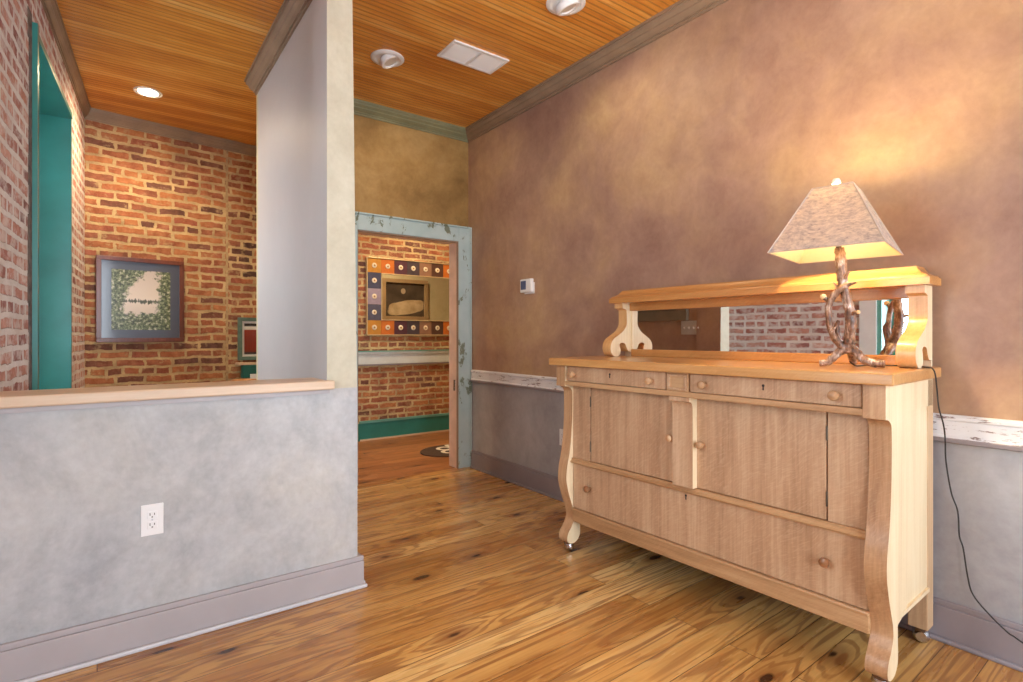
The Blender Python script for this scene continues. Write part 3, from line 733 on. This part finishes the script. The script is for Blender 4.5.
t = thing('thermostat', 'white thermostat with a dark display on the mauve wall', 'thermostat', (XR, 3.365, 1.60))
obj('housing', box(B(), XR-.03, XR, 3.30, 3.44, 1.545, 1.650), M['white'], t, bev=.005)
obj('base_plate', box(B(), XR-.008, XR+.001, 3.29, 3.41, 1.533, 1.62), M['white'], t, bev=.003)
obj('display', box(B(), XR-.0315, XR-.0295, 3.362, 3.428, 1.567, 1.636), plain('blue_grey_display', (84, 98, 132), .25), t)

t = thing('switch_plate', 'metal plate with four light switches on the corridor side of the partition', 'switch', (.92, 2.797, 1.274))
obj('cover_plate', box(B(), .92, .927, 2.695, 2.90, 1.213, 1.335), plain('brushed_plate', (196, 192, 184), .5, .3, var=.03), t, bev=.002)
for k in range(4):
    y = 2.797+(k-1.5)*.046
    obj('toggle', prism(B(), [(.927, 1.263), (.937, 1.272), (.940, 1.280), (.927, 1.280)], YX, y-.005, y+.005), M['white'], t)
t = thing('switch_plate', 'small white switch plate on the edge of the grey end post beside the doorway', 'switch', (.92, 2.62, .82))
obj('cover_plate', box(B(), .92, .927, 2.585, 2.655, .765, .885), M['white'], t, bev=.002)
obj('toggle', prism(B(), [(.927, .818), (.937, .826), (.940, .834), (.927, .834)], YX, 2.615, 2.625), M['white'], t)

def framed(root, P, U, N, W, H, fw, fd, mats, mat_w=0., tilt=0.):
    """picture hung at P (bottom left on the wall face); U along wall, N out of wall; mats: frame, mount, print"""
    P = Vector(P); U = Vector(U).normalized(); N = Vector(N).normalized(); Z = Vector((0, 0, 1))
    def quad(bm, a0, a1, z0, z1, d0, d1):
        vs = []
        for d in (d0, d1):
            for a, z in ((a0, z0), (a1, z0), (a1, z1), (a0, z1)): vs.append(bm.verts.new(P+U*a+Z*z+N*d))
        for f in ((3, 2, 1, 0), (4, 5, 6, 7), (0, 1, 5, 4), (1, 2, 6, 5), (2, 3, 7, 6), (3, 0, 4, 7)): bm.faces.new([vs[i] for i in f])
        return bm
    bm = B()
    for a0, a1, z0, z1 in ((0, W, 0, fw), (0, W, H-fw, H), (0, fw, fw, H-fw), (W-fw, W, fw, H-fw)): quad(bm, a0, a1, z0, z1, .002, fd)
    obj('frame', bm, mats[0], root, bev=.003)
    if mat_w:
        obj('mount', quad(B(), fw, W-fw, fw, H-fw, .004, fd*.45), mats[1], root)
        m = mat_w
    else: m = 0
    obj('print', quad(B(), fw+m, W-fw-m, fw+m, H-fw-m, .004, fd*.45+.002), mats[2], root)
    return quad

# landscape print on the brick
def landscape(name, W, H):
    t = NT(name); v = t.obj(); x, y, z = t.sep(v)
    u = t.math('DIVIDE', x, W); w = t.math('DIVIDE', z, H)       # -.5 .. .5 over the sheet
    p = t.comb(x, z, 0.)
    n = t.noise(p, 16., 8, .7); nb = t.noise(p, 5., 5, .6)
    side = t.math('ABSOLUTE', u); low = t.math('SUBTRACT', -.12, w)
    # foliage at both sides and along the bottom, water and sky between
    e = t.math('MAXIMUM', t.math('SUBTRACT', side, .31), t.math('MULTIPLY', t.math('SUBTRACT', low, .12), 1.4))
    e = t.math('MAXIMUM', e, t.math('MULTIPLY', t.math('SUBTRACT', t.math('SUBTRACT', w, u), .42), .6))
    leaf = t.ramp(t.math('ADD', t.math('MULTIPLY', e, 2.2), t.math('ADD', t.math('MULTIPLY', n, 1.1), t.math('MULTIPLY', nb, .5))), [(.70, 0.), (.80, 1.)])
    far = t.math('SUBTRACT', .045, t.math('ABSOLUTE', t.math('SUBTRACT', w, -.02)))
    ftree = t.ramp(t.math('ADD', t.math('MULTIPLY', far, 6.), t.noise(t.comb(t.math('MULTIPLY', x, 1.), t.math('MULTIPLY', z, .3), 0.), 55., 3)), [(.58, 0.), (.68, 1.)])
    sky = t.ramp(t.math('ADD', w, .5), [(.2, srgb(214, 206, 196)), (.5, srgb(232, 224, 214)), (.95, srgb(206, 196, 188))])
    col = t.mix(ftree, sky, srgb(70, 80, 64))
    green = t.ramp(t.noise(p, 42., 6, .7), [(.36, srgb(30, 38, 32)), (.47, srgb(74, 90, 62)), (.55, srgb(128, 142, 100)), (.64, srgb(214, 212, 192))])
    col = t.mix(leaf, col, green)
    return t.bsdf(col, .3, spec=.5, coat=.6, coat_rough=.03)
ub = Vector((1.0931, .1448, 0)).normalized(); nb_ = Vector((ub.y, -ub.x, 0))
pb = Vector((-.130, 5.692, 1.147))
t = thing('framed_picture', 'river landscape print in a mahogany frame with a slate mount on the brick wall', 'picture', tuple(pb+ub*.32+Vector((0, 0, .365))))
mount = plain('slate_mount', (74, 82, 102), .3, var=.04, coat=.6)
framed(t, tuple(pb), ub, nb_, .642, .73, .036, .03, (oak('mahogany_frame', 'z', (srgb(74, 34, 24), srgb(104, 52, 36), srgb(130, 72, 50)), .3, .1, .3), mount, landscape('landscape_print', .43, .52)), .070)

# teal framed panel on a ledge, right end of that wall
pw = Vector((.965, 5.839, .962)); 
t = thing('framed_picture', 'teal framed red-brown panel above a small wooden ledge at the end of the brick wall', 'picture', tuple(pw+ub*.22+Vector((0, 0, .2))))
def panel_mat():
    t_ = NT('red_brown_panel'); v = t_.obj(); x, y, z = t_.sep(v)
    n = t_.noise(t_.vmul(v, (60., 60., 3.)), 1., 3)
    c = t_.ramp(t_.math('ADD', z, .5), [(.0, srgb(60, 56, 56)), (.375, srgb(60, 56, 56)), (.385, srgb(124, 48, 34)), (.60, srgb(140, 58, 40)), (.602, srgb(222, 220, 212)), (.632, srgb(222, 220, 212)), (.634, srgb(36, 34, 34))], 'LINEAR')
    return t_.bsdf(t_.mix(.3, c, t_.ramp(n, [(.3, .3), (.7, .7)]), 'SOFT_LIGHT'), .25, coat=.4)
framed(t, tuple(pw), ub, nb_, .46, .42, .036, .035, (plain('weathered_teal_frame', (88, 116, 108), .5, var=.12, scale=20), M['white_trim'], panel_mat()), .022)
t = thing('wall_shelf', 'small wooden ledge with a teal bracket under the teal framed panel', 'shelf', (1.08, 5.80, .925))
q = [pw+ub*-.02, pw+ub*.46, pw+ub*.46+nb_*.10, pw+ub*-.02+nb_*.10]
obj('board', hexa(B(), [(a.x, a.y) for a in q], .918, .942), M['cap'], t, bev=.004)
q = [pw+ub*.03+nb_*.002, pw+ub*.43+nb_*.002, pw+ub*.43+nb_*.06, pw+ub*.03+nb_*.06]
obj('bracket', hexa(B(), [(a.x, a.y) for a in q], .79, .918), M['teal'], t, bev=.004)
t = thing('console_table', 'teal console table against the brick wall under the ledge', 'table', (1.18, 5.60, 0))
obj('tabletop', box(B(), .84, 1.52, 5.44, 5.76, .672, .70), M['teal'], t, bev=.004)
for x in (.87, 1.49):
    for y in (5.47, 5.73): obj('leg', box(B(), x-.02, x+.02, y-.02, y+.02, 0, .672), M['teal'], t, bev=.003)
bm = B(); lathe(bm, [(0, .0), (.05, 0), (.06, .012), (.10, .05), (.125, .088), (.117, .09), (.09, .055), (.05, .022), (0, .018)], (.985, 5.58, .70), seg=28)
tag(obj('bowl', bm, M['oak_gold'], smooth=True, at=(.985, 5.58, .70)), 'turned wooden bowl on the teal console table', 'bowl')
bm = B(); box(bm, 1.06, 1.16, 5.712, 5.745, .70, .83)
tag(obj('note_block', bm, M['white'], bev=.004, at=(1.11, 5.728, .70)), 'white block standing behind the wooden bowl', 'block')

# mirror with a frame of coloured squares, on the hall wall
mz0, mz1, mx0 = 1.206, 2.112, 2.326
nc, step = 10, .1645
mx1 = mx0+.012*2+step*nc
MF = 6.0
t = thing('wall_mirror', 'wide mirror framed in coloured squares with white medallions on the hall brick wall', 'mirror', ((mx0+mx1)/2, MF, 1.66))
bm = B()
for a, b, c, d in ((mx0, mx1, mz0, mz0+.012), (mx0, mx1, mz1-.012, mz1), (mx0, mx0+.012, mz0+.012, mz1-.012), (mx1-.012, mx1, mz0+.012, mz1-.012)): box(bm, a, b, MF-.034, MF, c, d)
ix0, ix1, iz0, iz1 = mx0+.012+step, mx1-.012-step, mz0+.012+step, mz1-.012-step
for a, b, c, d in ((ix0, ix1, iz0, iz0+.012), (ix0, ix1, iz1-.012, iz1), (ix0, ix0+.012, iz0+.012, iz1-.012), (ix1-.012, ix1, iz0+.012, iz1-.012)): box(bm, a, b, MF-.034, MF, c, d)
obj('edging', bm, plain('pale_gold_edging', (206, 182, 140), .35, .3), t, bev=.002)
obj('glass', box(B(), ix0+.012, ix1-.012, MF-.02, MF-.014, iz0+.012, iz1-.012), M['mirror'], t)
sq = {n_: plain('square_'+n_, c, .45, var=.06, scale=20) for n_, c in dict(gold=(190, 132, 50), orange=(196, 108, 40), maroon=(84, 48, 60), charcoal=(72, 60, 66), tan=(142, 106, 84), umber=(86, 58, 48), navy=(70, 70, 92), lilac=(158, 142, 158), slate=(84, 82, 100)).items()}
med = plain('cream_medallion', (226, 212, 186), .4); medc = plain('medallion_centre', (158, 118, 70), .4)
rowc = ['gold', 'orange', 'maroon', 'charcoal', 'tan', 'umber', 'orange', 'navy', 'lilac', 'gold']
def square(cx, cz, cn, hz):
    s_ = obj('square', box(B(), cx-step/2+.001, cx+step/2-.001, MF-.026, MF-.004, cz-hz+.001, cz+hz-.001), sq[cn], t)
    bm = B(); lathe(bm, [(0, 0), (.030, 0), (.028, .005), (.016, .008), (0, .008)], (cx, MF-.026, cz), (0, -1, 0), 20)
    bm2 = B(); lathe(bm2, [(0, 0), (.011, 0), (.008, .004), (0, .005)], (cx, MF-.0338, cz), (0, -1, 0), 14)
    m_ = obj('medallion', bm, med, s_, smooth=True)
    bm2.transform(Matrix.Identity(4)); 
    # raised centre joined as a second material of the medallion
    tmp = bpy.data.meshes.new('c'); bm2.to_mesh(tmp); bm2.free()
    bm = bmesh.new(); bm.from_mesh(m_.data); k0 = len(bm.faces)
    off = org(m_); tmp.transform(Matrix.Translation(-off)); bm.from_mesh(tmp)
    bm.faces.ensure_lookup_table()
    for f in list(bm.faces)[k0:]: f.material_index = 1
    bm.to_mesh(m_.data); bm.free(); m_.data.materials.append(medc); bpy.data.meshes.remove(tmp)
for k, cn in enumerate(rowc):
    cx = mx0+.012+step*(k+.5)
    square(cx, mz1-.012-step/2, cn, step/2); square(cx, mz0+.012+step/2, cn, step/2)
hh = (iz1-iz0)/3
for k, cn in enumerate(('slate', 'lilac', 'navy')):
    square(mx0+.012+step/2, iz0+hh*(k+.5), cn, hh/2); square(mx1-.012-step/2, iz0+hh*(k+.5), cn, hh/2)

# the picture that mirror reflects: hangs on the hall side of the doorway wall
def cloth_print():
    t_ = NT('pale_drapery_print'); v = t_.obj(); x, y, z = t_.sep(v)
    n = t_.noise(v, 9., 5); n2 = t_.noise(v, 4., 4)
    e = t_.math('ADD', t_.math('POWER', t_.math('DIVIDE', t_.math('ADD', x, -.02), .31), 2.), t_.math('POWER', t_.math('DIVIDE', t_.math('ADD', t_.math('ADD', z, .12), t_.math('MULTIPLY', x, -.15)), .11), 4.))
    body = t_.ramp(t_.math('ADD', e, t_.math('MULTIPLY', t_.math('SUBTRACT', n, .5), .9)), [(.80, 1.), (.95, 0.)])
    e2 = t_.math('ADD', t_.math('POWER', t_.math('DIVIDE', t_.math('ADD', x, .03), .04), 2.), t_.math('POWER', t_.math('DIVIDE', t_.math('ADD', z, -.13), .045), 2.))
    spot = t_.ramp(e2, [(.8, .8), (1.2, 0.)])
    bg = t_.ramp(n2, [(.3, srgb(66, 56, 46)), (.7, srgb(104, 92, 78))])
    c = t_.mix(body, bg, t_.ramp(n, [(.3, srgb(176, 152, 112)), (.7, srgb(222, 204, 166))]))
    return t_.bsdf(t_.mix(spot, c, srgb(206, 190, 160)), .4)
yb_ = YD+.095
t = thing('framed_picture', 'picture of pale drapery in a tan frame, seen in the hall mirror', 'picture', (3.555, yb_, 1.75))
framed(t, (3.93, yb_, 1.44), (-1, 0, 0), (0, 1, 0), .75, .62, .058, .05, (plain('tan_frame', (176, 150, 110), .4, var=.06), None, cloth_print()), 0)
# picture on the corridor side of the partition (seen in the sideboard's mirror)
t = thing('framed_picture', 'picture in a broad bronze frame on the corridor side of the partition', 'picture', (.92, 3.185, 1.65))
framed(t, (.92, 2.825, 1.338), (0, 1, 0), (1, 0, 0), .72, .62, .09, .04, (plain('bronze_frame', (140, 130, 112), .35, .4, var=.06), None, plain('dim_print', (120, 116, 104), .4, var=.15)), 0)

# mat with a pale looping pattern on the hall floor
def mat_mat():
    t_ = NT('looped_mat'); v = t_.obj(); x, y, z = t_.sep(v)
    def ringf(cx, cy, r, w):
        d = t_.math('SQRT', t_.math('ADD', t_.math('POWER', t_.math('SUBTRACT', x, cx), 2.), t_.math('POWER', t_.math('SUBTRACT', y, cy), 2.)))
        return t_.math('LESS_THAN', t_.math('ABSOLUTE', t_.math('SUBTRACT', d, r)), w)
    f = None
    for cx, cy in ((-.02, .10), (.10, .02), (-.05, -.06), (.14, .20), (.22, -.10), (.05, -.20)):
        g = ringf(cx, cy, .07, .022); f = g if f is None else t_.math('MAXIMUM', f, g)
    n = t_.noise(v, 60., 3)
    c = t_.mix(f, t_.ramp(n, [(.3, srgb(62, 44, 32)), (.7, srgb(84, 62, 46))]), srgb(232, 222, 204))
    return t_.bsdf(c, .9)
bm = B(); prism(bm, [(2.83+.33*math.cos(a*PI/20), 4.92+.27*math.sin(a*PI/20)) for a in range(40)], lambda a, b, c: (a, b, c), 0, .012)
tag(obj('floor_mat', bm, mat_mat(), at=(2.83, 4.92, 0), bev=.003), 'dark mat with pale loops on the hall floor beyond the doorway', 'mat')

# ------------------------------------------------------------------ ceiling fixtures
t = thing('recessed_light', 'lit round recessed light in the wooden nook ceiling', 'ceiling light', (.207, 5.025, ZC))
bm = B(); lathe(bm, [(.068, -.002), (.095, -.002), (.095, .005), (.09, .008), (.068, .004)], (.207, 5.025, ZC), (0, 0, -1), 32)
obj('trim_ring', bm, M['white'], t, smooth=True)
obj('lens', lathe(B(), [(0, .0005), (.069, .0005), (.066, .005), (0, .007)], (.207, 5.025, ZC), (0, 0, -1), 32), M['lens_on'], t, smooth=True)
def eyeball(loc, tilt, label):
    t = thing('eyeball_light', label, 'ceiling light', (loc[0], loc[1], ZC), 'white eyeball lights in the main ceiling')
    o = (loc[0], loc[1], ZC); d = Vector(tilt).normalized()
    obj('trim_ring', lathe(B(), [(.074, -.002), (.112, -.002), (.112, .006), (.104, .012), (.088, .014), (.078, .008)], o, (0, 0, -1), 36), M['white'], t, smooth=True)
    obj('recess', lathe(B(), [(0, .0015), (.082, .0015), (.082, .003), (0, .003)], o, (0, 0, -1), 28), M['dark'], t)
    e = obj('eyeball', lathe(B(), [(0, -.006)]+[(.07*math.sin(a), -.002+.028-.07*.42*math.cos(a)) for a in [i*PI/2/8 for i in range(1, 9)]]+[(.068, .05), (.062, .054), (.05, .052), (.047, .040), (0, .036)], Vector(o)+Vector((0, 0, .016)), d, 28), M['white'], t, smooth=True)
    obj('lens', lathe(B(), [(0, .037), (.046, .037), (.046, .046), (0, .049)], Vector(o)+Vector((0, 0, .016)), d, 24), M['lens_off'], e, smooth=True)
    return t
eyeball((1.490, 3.449), (.45, -.25, -1), 'white eyeball ceiling light beside the air vent, nearer the doorway wall')
eyeball((2.056, 2.281), (.45, -.1, -1), 'white eyeball ceiling light close to the crown of the mauve wall')
eyeball((2.056, 1.10), (.45, -.05, -1), 'white eyeball ceiling light straight above the sideboard lamp, beyond the top edge')
t = thing('ceiling_vent', 'white rectangular air vent in the wooden ceiling', 'vent', (1.953, 3.093, ZC))
bm = B(); x0, x1, y0, y1 = 1.737, 2.170, 2.976, 3.210; w = .024
for a, b, c, d in ((x0, x1, y0, y0+w), (x0, x1, y1-w, y1), (x0, x0+w, y0+w, y1-w), (x1-w, x1, y0+w, y1-w), ((x0+x1)/2-.012, (x0+x1)/2+.012, y0+w, y1-w)): box(bm, a, b, c, d, ZC-.012, ZC)
obj('frame', bm, M['white'], t, bev=.003)
bm = B(); k = y0+w+.004
while k < y1-w-.008:
    for a, b in ((x0+w, (x0+x1)/2-.012), ((x0+x1)/2+.012, x1-w)):
        prism(bm, [(k, ZC-.002), (k+.0025, ZC-.002), (k+.0105, ZC-.0095), (k+.008, ZC-.0095)], XY, a, b)
    k += .0105
obj('louvres', bm, M['white'], t)
obj('duct', box(B(), x0+.01, x1-.01, y0+.01, y1-.01, ZC-.0015, ZC-.0005), M['lens_off'], t)

# ------------------------------------------------------------------ light
w = bpy.data.worlds.new('World'); sc.world = w; w.use_nodes = True
nt = w.node_tree; bg = nt.nodes['Background']
bg.inputs[0].default_value = (.80, .90, 1.0, 1); bg.inputs[1].default_value = 14.0
def portal(name, loc, rot, sx, sy):
    l = bpy.data.lights.new(name, 'AREA'); l.shape = 'RECTANGLE'; l.size = sx; l.size_y = sy; l.cycles.is_portal = True
    o = bpy.data.objects.new(name, l); COL.objects.link(o); o.location = loc; o.rotation_euler = rot; return o
portal('portal_1', (.2, YF-.25, 1.575), (PI/2, 0, 0), 1.2, 2.45)
portal('portal_2', (1.7, YF-.25, 1.575), (PI/2, 0, 0), 1.2, 2.45)
portal('portal_3', (lx(1.37)-.40, 1.37, 1.65), (0, -PI/2, 0), 1.6, .83)
portal('portal_4', (lx(4.25)-.40, 4.25, 1.6), (0, -PI/2, 0), 2.3, 1.36)
struct('wall_sky_blocker', box(B(), -2.1, -1.8, 2.7, 8., -.1, 3.18), M['wall_smooth'])  # added unseen wall that blocks sky light from the nook window
def lamp_at(name, kind, loc, power, col, size=.06, rot=(0, 0, 0), spot=None):
    l = bpy.data.lights.new(name, kind); l.energy = power; l.color = col
    if kind == 'SPOT': l.spot_size = spot; l.spot_blend = .8
    l.shadow_soft_size = size
    o = bpy.data.objects.new(name, l); COL.objects.link(o); o.location = loc; o.rotation_euler = rot; return o
lamp_at('hall_fill_lamp', 'SPOT', (2.9, 5.2, ZC-.02), 150, (1, .74, .46), .06, (0, 0, 0), 2.6)  # unseen lamp added to light the hall, no fixture modelled
lamp_at('nook_can_lamp', 'SPOT', (.207, 5.025, ZC-.012), 120, (1, .74, .46), .06, (0, 0, 0), 2.7)

for n_, p_, tgt, e_ in (('eyeball_lamp_1', (1.49, 3.449), (2.3, 4.3, 1.6), 22), ('eyeball_lamp_2', (2.056, 2.281), (2.64, 2.2, 1.7), 13), ('eyeball_lamp_3', (2.056, 1.10), (2.64, 1.0, 1.55), 9)):
    d_ = Vector(tgt)-Vector((p_[0], p_[1], ZC)); q_ = d_.to_track_quat('-Z', 'Y').to_euler()
    o_ = Vector((p_[0], p_[1], ZC))+d_.normalized()*.07
    lamp_at(n_, 'SPOT', tuple(o_), e_, (1, .83, .54), .05, q_, 2.3)
# ------------------------------------------------------------------ camera and view
cd = bpy.data.cameras.new('Camera'); cam = bpy.data.objects.new('Camera', cd); COL.objects.link(cam)
cam.location = (0, 0, 1.2); cam.rotation_euler = (PI/2, 0, -math.radians(36.3))
cd.sensor_width = 36; cd.lens = 540/1023*36; cd.shift_y = -5/1023; cd.clip_start = .02
sc.camera = cam
sc.view_settings.view_transform = 'Standard'; sc.view_settings.look = 'None'; sc.view_settings.gamma = 1; sc.view_settings.use_curve_mapping = False
sc.view_settings.exposure = 0.
sc.cycles.max_bounces = 12; sc.cycles.diffuse_bounces = 8; sc.cycles.glossy_bounces = 6; sc.cycles.transmission_bounces = 8; sc.cycles.transparent_max_bounces = 12
sc.cycles.sample_clamp_indirect = 8.; sc.cycles.use_denoising = True
